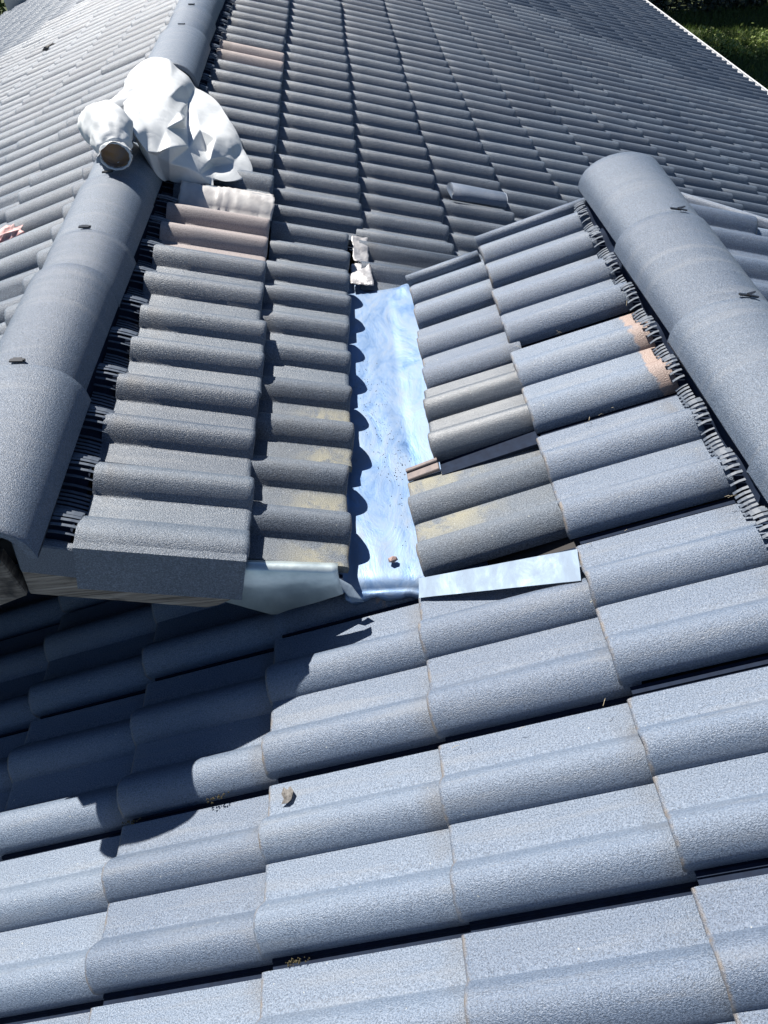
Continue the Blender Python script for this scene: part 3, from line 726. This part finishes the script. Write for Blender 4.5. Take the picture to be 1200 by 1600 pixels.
# drip apron hanging under the verge beside the valley
def apron():
    prof = [(-.870, .0), (-.884, .004), (-.893, -.004), (-.8935, -.03), (-.896, -.10)]
    V, F = [], []; xs = np.linspace(-.70, -.445, 22)
    for k, (y, dz) in enumerate(prof):
        for x in xs:
            t = (x + .70) / .255; ztop = -.004 - .20 * (x + .62); zb = -.150 + .055 * max(0, (x + .585) / .14) if x > -.585 else -.150 + .75 * (-.585 - x) * .9
            z = ztop + dz if k < 4 else zb
            if k == 3: z = (ztop * .6 + zb * .4)
            V.append((x + (.004 if k == 4 and t > .95 else 0), y + .0015 * noise.noise(Vector((x * 9, k * .4, 0))) - (.006 * math.sin(max(0, (x + .55)) * 20) if k == 4 else 0), z))
    n = len(xs)
    for k in range(len(prof) - 1):
        for i in range(n - 1): a = k * n + i; F.append([a + n, a + n + 1, a + 1, a])
    o = mesh_obj('drip_flashing', V, F, M_apron, None, True); md = o.modifiers.new('t', 'SOLIDIFY'); md.thickness = .0012
    tag(o, 'bent grey steel flashing hanging below the tile edge left of the valley', 'flashing')
apron()
# torn little tab at the foot of the valley sheet
sheet('metal_tab', [(-.462, -.868, -.072), (-.425, -.878, -.100), (-.402, -.905, -.122), (-.425, -.905, -.118)], M_zinc2, 'small bent steel tab at the lower left corner of the valley sheet', 'metal tab', (6, 4), .002)
# flat strip on the front slope below the valley-foot tile
hF = .030
sheet('flashing_strip', [on(SC, -.293, -.924, .009), on(SC, -.011, -1.002, .010), on(SC, -.001, -.930, .007), on(SC, -.289, -.876, .007)], M_zinc2, 'pale steel flashing strip lying across the tiles right of the valley foot', 'flashing', (20, 6), .0006, .0008).data.shade_flat()


# ------------------------------------------------------------------ tapes and foil
def tile_h(s, y, ylo, yhi):     # height of the tile surface above the slope plane at world y
    t = (y - ylo) / (yhi - ylo) if s.sign > 0 else (yhi - y) / (yhi - ylo)
    u = (t * 2) % 1.0
    return rollz((u - .4) / .6) if u > .4 else 0.0
def foil_wrap():                # foil moulded over one roll of the ridge column
    V, F = [], []; xs = np.linspace(-.893, -.624, 40); yy = np.linspace(.505, .700, 26)
    for y in yy:
        for x in xs:
            h = .030 + .040 * max(0.0, math.sin(math.pi * min(1, max(0, (y - .515) / .125)))) ** .6 if y < .64 else .030
            tb = (-.626 - x) / .27
            h -= .025 * min(1, tb * 1.1)
            h += .0030 * (1 - abs(noise.noise(Vector((x * 38, y * 10, 2)))) * 3) * .6 + .002 * noise.noise(Vector((x * 90, y * 40, 5)))
            if abs((y - .58) - (x + .70) * -.55) < .010: h += .006
            V.append(on(SB, x + .003 * noise.noise(Vector((y * 40, 0, 0))), y + .004 * noise.noise(Vector((x * 30, 4, 0))), h))
    n = len(xs)
    for j in range(len(yy) - 1):
        for i in range(n - 1): a = j * n + i; F.append([a, a + 1, a + n + 1, a + n])
    o = mesh_obj('foil_wrap', V, F, M_foil, None, True); md = o.modifiers.new('t', 'SOLIDIFY'); md.thickness = .0012
    tag(o, 'creased white foil wrapped over a tile roll just below the white sheet', 'foil')
foil_wrap()
sheet('foil_tape', [on(SB, -.368, .455, -.004), on(SB, -.318, .440, -.010), on(SB, -.322, .600, .012), on(SB, -.372, .590, .010)], M_tape, 'upper grey foil tape patch at the top left of the valley sheet', 'tape', (10, 14), .006, edge=.002)['group'] = 'foil tape patches at the head of the valley'
sheet('foil_tape', [Vector((-.385, .315, -.104)), Vector((-.312, .305, -.108)), Vector((-.318, .415, -.098)), Vector((-.378, .420, -.094))], M_tape, 'lower crumpled foil tape patch stuck across the valley sheet corner', 'tape', (12, 10), .006, edge=.002)['group'] = 'foil tape patches at the head of the valley'

# ------------------------------------------------------------------ loose bits on the tiles
def lump(name, pos, size, mt, label, cat, sub=2, rough=.35, rot=0, seed=1, group=None, kind=None, sharp=False):
    bm = bmesh.new(); bmesh.ops.create_icosphere(bm, subdivisions=sub, radius=1)
    for v in bm.verts:
        n_ = noise.noise(v.co * 1.3 + Vector((seed * 7.1, 0, 0))) + .5 * noise.noise(v.co * 3.1 + Vector((0, seed * 3.3, 0)))
        v.co *= 1 + rough * n_; v.co = Vector((v.co.x * size[0], v.co.y * size[1], v.co.z * size[2]))
    me = bpy.data.meshes.new(name); bm.to_mesh(me); bm.free(); me.materials.append(mt)
    me.polygons.foreach_set('use_smooth', [not sharp] * len(me.polygons))
    o = link(bpy.data.objects.new(name, me)); o.location = pos; o.rotation_euler = (0, 0, rot)
    return tag(o, label, cat, group, kind)
lump('stone_chip', (-.338, -.815, -.106), (.011, .008, .007), M_stone, 'small reddish stone chip near the lower end of the valley sheet', 'stone', 1, .4, .5, sharp=True)
# broken half roll of tile lying across the far rolls
def fragment():
    V, F = [], []; L, R, n = .235, .055, 12
    for k, t in enumerate([0, .03, .3, .7, .97, 1]):
        for i in range(n + 1):
            a = math.pi * (.04 + .92 * i / n); r = R * (1 - .10 * t) * (.93 if k in (0, 5) else 1)
            V.append((t * L + (.006 * noise.noise(Vector((i * .7, 2, 0))) if k in (0, 1) else 0), -r * math.cos(a), r * .85 * math.sin(a) ** .8 + .002 * noise.noise(Vector((t * 5, i * .6, 1)))))
    w_ = n + 1
    for k in range(5):
        for i in range(n): F.append([k * w_ + i, (k + 1) * w_ + i, (k + 1) * w_ + i + 1, k * w_ + i + 1][::-1])
    F.append([i for i in range(w_)]); F.append([5 * w_ + i for i in range(w_)][::-1])
    o = mesh_obj('tile_fragment', V, F, M_front, None, True); md = o.modifiers.new('b', 'BEVEL'); md.width = .003; md.segments = 2; md.limit_method = 'ANGLE'; md.angle_limit = 1.0
    p = on(SB, .020, 1.155, .020)
    down = (SB.down * .996 + SB.nrm * .07 + Vector((0, .10, 0))).normalized(); nr = SB.nrm; acr = nr.cross(down).normalized(); nr = down.cross(acr)
    M = Matrix((down, acr, nr)).transposed().to_4x4(); M.translation = p; o.matrix_world = M
    tag(o, 'broken half roll of grey tile lying loose on the far slope above the valley', 'tile fragment')
fragment()
def crumpled(name, pos, s, r, mt, label, cat, seed=3, squash=.35, rot=0):
    bm = bmesh.new(); bmesh.ops.create_icosphere(bm, subdivisions=3, radius=1)
    for v in bm.verts:
        c = v.co.copy(); q = abs(noise.noise(c * 1.9 + Vector((seed, 0, 0)))) + .6 * abs(noise.noise(c * 4.3 + Vector((0, seed, 0))))
        v.co = Vector((c.x * r[0], c.y * r[1], c.z * r[2])) * (.65 + 1.1 * q)
    me = bpy.data.meshes.new(name); bm.to_mesh(me); bm.free(); me.materials.append(mt); me.polygons.foreach_set('use_smooth', [False] * len(me.polygons))
    o = link(bpy.data.objects.new(name, me)); o.location = pos; o.rotation_euler = (0, math.radians(-20 * -s), rot); return tag(o, label, cat)
crumpled('red_scrap', on(SA, -1.455, .56, .028), -1, (.060, .045, .020), M_red, 'torn red and pink wrapper scrap on the tiles at the left edge', 'scrap', rot=.3)
crumpled('nose_hole_lump', on(SA, -2.48, 4.66, .035), -1, (.045, .02, .012), M_leafdead, 'small dark lump standing in for a missing tile nose on the far left slope', 'leaf', 5)  # dark lump added for the hole where a tile nose is missing
def leaf():
    pts = [(0, .004), (.010, .006), (.022, .020), (.019, .034), (.010, .030), (.004, .040), (-.006, .030), (-.004, .016), (-.014, .010)]
    V = [(0.004, .018, .005)] + [(x, y, .002 + .003 * noise.noise(Vector((x * 90, y * 90, 0)))) for x, y in pts]
    F = [[0, i, i % len(pts) + 1] for i in range(1, len(pts) + 1)]
    o = mesh_obj('dead_leaf', V, F, M_leafdead, None, False); o.scale = (.8, .8, .8); md = o.modifiers.new('t', 'SOLIDIFY'); md.thickness = .0012
    o.location = on(SC, -.555, -1.262, .006); o.rotation_euler = (0, -TH, .35); tag(o, 'torn dead leaf on a sunlit foreground tile, beside the shadow', 'leaf')
leaf()
def crumbs(name, spots, mt, label, cat, n, spread, size):
    C = []
    for (s, x0, y0, h) in spots:
        for _ in range(n):
            C.append(on(s, x0 + random.gauss(0, spread[0]), y0 + random.gauss(0, spread[1]), h + random.uniform(0, .004)))
    V, F = [], []
    for c in C:
        r = size * random.uniform(.4, 1.3); b0 = len(V)
        for d in ((1, 0, 0), (-.5, .87, 0), (-.5, -.87, 0), (0, 0, 1.1)):
            V.append(c + Vector((d[0] * r * random.uniform(.6, 1.2), d[1] * r, d[2] * r)))
        F += [[b0, b0 + 1, b0 + 3], [b0 + 1, b0 + 2, b0 + 3], [b0 + 2, b0, b0 + 3], [b0, b0 + 2, b0 + 1]]
    tag(mesh_obj(name, V, F, mt, None, False), label, cat, kind='stuff')
crumbs('moss', [(SC, -.875, -1.212, .0), (SC, -.70, -1.212, .0), (SC, -.54, -1.500, .0)], M_moss, 'brown moss crumbs caught in the joints of the foreground tiles', 'moss', 30, (.012, .002), .0022)
def vspots():
    return [None]
C = []
for _ in range(420):
    t = random.random(); y = .0 - .86 * t ** .7 ; x = -.365 + .115 * t + random.gauss(0, .028)
    if x < -.42 or x > -.235 or (y < -.57 and x > -.30): continue
    C.append((x, y))
V, F = [], []
for x, y in C:
    r = .0011 * random.uniform(.4, 1.6); b0 = len(V); c = Vector((x, y, -.1175 - .014 * min(1, max(0, (y + .72) / .20))))
    for d in ((1, 0, 0), (-.5, .87, 0), (-.5, -.87, 0), (0, 0, 1)): V.append(c + Vector(d) * r)
    F += [[b0, b0 + 1, b0 + 3], [b0 + 1, b0 + 2, b0 + 3], [b0 + 2, b0, b0 + 3]]
tag(mesh_obj('grit', V, F, M_soil, None, False), 'dark grit scattered along the valley sheet', 'grit', kind='stuff')
# dirt along the exposed tile joints of the near slope: thin fibres
V, F = [], []
for (X0, X1, y) in [(.0, .27, -.268), (.0, .27, -.592), (.0, .27, -.905), (-.29, 0, -1.22)]:
    for _ in range(4):
        x = random.uniform(X0, X1); p = on(SC, x, y - .018 + random.gauss(0, .003), .004); d = Vector((random.gauss(0, 1), random.gauss(0, .5), random.uniform(0, .5))).normalized() * random.uniform(.006, .02)
        v, f = taper([p, p + d * .5 + Vector((0, 0, .003)), p + d], [.0004, .0004, .0002], 3); b0 = len(V); V += v; F += [[i + b0 for i in q] for q in f]
tag(mesh_obj('straw', V, F, M_fibre, None, False), 'dry straw fibres caught in the open tile joints of the near slope', 'straw', kind='stuff')

# ------------------------------------------------------------------ crumpled white sheet garment over the left ridge
PTS = [(0.290,0.200,-1.135,1.226,0.265),(0.285,0.340,-1.066,0.872,0.293),(0.300,0.390,-1.001,0.631,0.339),(0.360,0.520,-0.963,0.525,0.313),(0.440,0.630,-0.939,0.518,0.265),(0.500,0.660,-0.925,0.559,0.235),(0.520,0.730,-0.929,0.578,0.195),(0.580,0.820,-0.916,0.597,0.143),(0.700,0.835,-0.863,0.614,0.124),(0.830,0.830,-0.805,0.649,0.107),(0.862,0.852,-0.790,0.644,0.096),(0.850,0.790,-0.796,0.681,0.114),(0.930,0.825,-0.760,0.686,0.090),(1.040,0.800,-0.711,0.755,0.071),(1.110,0.775,-0.680,0.824,0.055),(1.090,0.690,-0.693,0.908,0.070),(1.040,0.610,-0.721,0.975,0.091),(1.010,0.510,-0.746,1.113,0.100),(0.960,0.440,-0.777,1.187,0.117),(0.900,0.330,-0.827,1.370,0.125),(0.830,0.270,-0.875,1.455,0.139),(0.740,0.225,-0.925,1.459,0.167),(0.700,0.150,-0.947,1.500,0.200),(0.630,0.105,-0.983,1.500,0.228),(0.575,0.045,-1.008,1.502,0.263),(0.480,0.028,-1.063,1.501,0.277),(0.400,0.060,-1.116,1.502,0.264),(0.330,0.120,-1.168,1.502,0.235),(0.450,0.150,-1.031,1.195,0.290),(0.380,0.300,-1.007,0.852,0.312),(0.550,0.300,-0.934,0.907,0.290),(0.670,0.200,-0.922,1.234,0.244),(0.600,0.180,-0.953,1.202,0.266),(0.660,0.430,-0.866,0.769,0.265),(0.640,0.380,-0.896,0.900,0.250),(0.560,0.480,-0.899,0.668,0.277),(0.450,0.450,-0.936,0.619,0.310),(0.650,0.590,-0.855,0.601,0.246),(0.500,0.635,-0.914,0.527,0.257),(0.580,0.700,-0.890,0.549,0.217),(0.580,0.600,-0.879,0.555,0.259),(0.690,0.480,-0.886,0.915,0.194),(0.700,0.310,-0.914,1.203,0.194),(0.690,0.400,-0.904,1.059,0.190),(0.805,0.612,-0.825,0.830,0.151),(0.770,0.480,-0.837,0.880,0.202),(0.740,0.360,-0.876,1.084,0.201),(0.770,0.660,-0.826,0.706,0.172),(0.700,0.600,-0.854,0.707,0.203),(0.720,0.740,-0.842,0.616,0.168),(0.830,0.680,-0.804,0.739,0.148),(0.870,0.540,-0.784,0.834,0.182),(0.850,0.600,-0.791,0.774,0.174),(0.900,0.440,-0.792,1.059,0.160),(0.960,0.500,-0.754,0.981,0.150),(1.000,0.560,-0.732,0.937,0.132),(0.980,0.700,-0.739,0.801,0.108),(0.930,0.650,-0.757,0.786,0.141),(0.860,0.720,-0.799,0.771,0.115),(0.800,0.330,-0.866,1.246,0.167),(0.880,0.400,-0.821,1.201,0.138),(0.770,0.770,-0.825,0.633,0.145),(0.940,0.770,-0.757,0.735,0.099),(1.040,0.700,-0.712,0.837,0.093),(0.400,0.200,-1.034,1.064,0.302)]
def support(x, y):
    z = min(.374 * x + .571, -.374 * x - .229) + .03
    c = 1 - ((x + 1.042) / .108) ** 2
    if c > 0 and (y < .66 or y > 1.5): z = max(z, .165 + .1 * math.sqrt(c))
    return z
def garment():
    NB = 28                                     # the first NB points run round the outline
    co2 = [Vector((p[0], -p[1])) for p in PTS]; P3 = [Vector(p[2:]) for p in PTS]
    edges = [(i, (i + 1) % NB) for i in range(NB)]
    v2, e_, f_, ov, oe, of = delaunay_2d_cdt(co2, edges, [], 1, 1e-6)
    bm = bmesh.new(); bv = []
    for k, v in enumerate(v2): bv.append(bm.verts.new(P3[ov[k][0]]))
    for f in f_:
        try: bm.faces.new([bv[i] for i in f])
        except ValueError: pass
    bmesh.ops.recalc_face_normals(bm, faces=bm.faces)
    if sum(f.normal.z for f in bm.faces) < 0: bmesh.ops.reverse_faces(bm, faces=bm.faces)
    # hem tucked under all round
    be = [e for e in bm.edges if e.is_boundary]
    r = bmesh.ops.extrude_edge_only(bm, edges=be); nv = [g for g in r['geom'] if isinstance(g, bmesh.types.BMVert)]
    cen = sum((v.co for v in bm.verts), Vector()) / len(bm.verts)
    for v in nv:
        d = (cen - v.co); d.z = 0; v.co += d.normalized() * .02; v.co.z = max(support(v.co.x, v.co.y) - .004, min(v.co.z - .01, support(v.co.x, v.co.y) + .004)); 
    ce = bm.edges.layers.float.get('crease_edge') or bm.edges.layers.float.new('crease_edge')
    for e in bm.edges:
        if len(e.link_faces) == 2:
            a = e.calc_face_angle(0); e[ce] = min(.80, max(0, (a - .30) * 1.2))
    me = bpy.data.meshes.new('garment_body'); bm.to_mesh(me); bm.free(); me.materials.append(M_cloth)
    me.polygons.foreach_set('use_smooth', [True] * len(me.polygons))
    root = empty('white_garment', (-.95, .95, .20), 'crumpled white protective garment heaped over the left ridge, its cuffed sleeve open towards the viewer', 'garment')
    o = link(bpy.data.objects.new('garment_body', me)); o.parent = root; o.location = (.95, -.95, -.20)
    m1 = o.modifiers.new('s', 'SUBSURF'); m1.levels = m1.render_levels = 4
    for nm, sc_, st in (('fold_a', .20, .010), ('fold_b', .07, .003)):
        tx = bpy.data.textures.new(nm, 'CLOUDS'); tx.noise_scale = sc_; tx.noise_depth = 2; tx.noise_type = 'SOFT_NOISE'
        d = o.modifiers.new(nm, 'DISPLACE'); d.texture = tx; d.strength = st; d.mid_level = .5; d.texture_coords = 'LOCAL'
    # sleeve
    path = [(-1.000, .405, .300), (-1.004, .425, .305), (-1.012, .455, .318), (-1.032, .53, .332), (-1.07, .62, .320), (-1.11, .72, .290), (-1.12, .82, .265), (-1.09, .92, .262), (-1.04, 1.0, .26)]
    rad = [.042, .039, .052, .069, .068, .054, .045, .050, .058]
    def tube(path, rad, fold, n=48, sub=8):
        V, F = [], []; P = [Vector(p) for p in path]; rows = []
        for k in range(len(P) - 1):
            for t in np.arange(0, 1, 1 / sub):
                a, b_, c, d = P[max(0, k - 1)], P[k], P[k + 1], P[min(len(P) - 1, k + 2)]
                q = .5 * ((2 * b_) + (c - a) * t + (2 * a - 5 * b_ + 4 * c - d) * t * t + (3 * b_ - a - 3 * c + d) * t ** 3)
                rows.append((q, rad[k] * (1 - t) + rad[k + 1] * t))
        for k, (q, r) in enumerate(rows):
            d = (rows[min(k + 1, len(rows) - 1)][0] - rows[max(k - 1, 0)][0]).normalized(); qt = d.to_track_quat('Y', 'Z')
            for i in range(n):
                a = 2 * math.pi * i / n; u = k / len(rows)
                g = fold * (math.exp(-u * 7) * math.sin(a * 9 + 2 * math.sin(a * 2)) * .35 + 1.6 * (abs(noise.noise(Vector((math.cos(a) * 1.3, math.sin(a) * 1.3, u * 9)))) - .2) + .5 * noise.noise(Vector((math.cos(a) * 3, math.sin(a) * 3, u * 22))))
                rr = r * (1 + g); V.append(q + qt @ Vector((rr * math.cos(a), 0, rr * math.sin(a) * .86)))
        for k in range(len(rows) - 1):
            for i in range(n): F.append([k * n + i, k * n + (i + 1) % n, (k + 1) * n + (i + 1) % n, (k + 1) * n + i])
        return V, F, rows
    V, F, rows = tube(path, rad, .17)
    s = mesh_obj('sleeve', [v - root.location for v in V], F, M_cloth, root, True)
    V, F, rows = tube([(-1.000, .406, .300), (-1.002, .418, .302), (-1.004, .428, .304)], [.040, .036, .030], .20, sub=4)
    F.append([(len(rows) - 1) * 48 + i for i in range(48)])
    mesh_obj('sleeve_lining', [v - root.location for v in V], F, M_inner, root, True)
    # elastic cuff ring
    V, F = [], []; n, m = 48, 8
    q0 = Vector((-1.0, .405, .300))
    for i in range(n):
        a = 2 * math.pi * i / n; rr = .0415 * (1 + .02 * math.sin(a * 13))
        for j in range(m):
            b_ = 2 * math.pi * j / m; r2 = .0035 * (1 + .15 * math.sin(a * 26)); V.append(q0 + Vector(((rr + r2 * math.cos(b_)) * math.cos(a), r2 * math.sin(b_) * 1.6, (rr + r2 * math.cos(b_)) * math.sin(a) * .86)) - root.location)
    for i in range(n):
        for j in range(m): F.append([i * m + j, i * m + (j + 1) % m, ((i + 1) % n) * m + (j + 1) % m, ((i + 1) % n) * m + j])
    mesh_obj('elastic_cuff', V, F, M_cloth, root, True)
    # folded flap lying between the sleeve and the body
    V, F = [], []; pa = [Vector((-1.085, .97, .262)), Vector((-1.045, .80, .292)), Vector((-1.0, .66, .312)), Vector((-.955, .54, .292))]; pb = [Vector((-1.03, .99, .27)), Vector((-1.0, .84, .30)), Vector((-.97, .70, .322)), Vector((-.94, .55, .268))]
    for k in range(4):
        for j in range(5):
            t = j / 4; p = pa[k].lerp(pb[k], t); p.z += .012 * math.sin(math.pi * t) + .004 * math.sin(k * 2.3 + j); V.append(p - root.location)
    for k in range(3):
        for j in range(4): a = k * 5 + j; F.append([a, a + 1, a + 6, a + 5])
    fl = mesh_obj('folded_flap', V, F, M_cloth, root, True); m3 = fl.modifiers.new('t', 'SOLIDIFY'); m3.thickness = .004; m4 = fl.modifiers.new('s', 'SUBSURF'); m4.levels = m4.render_levels = 2
garment()
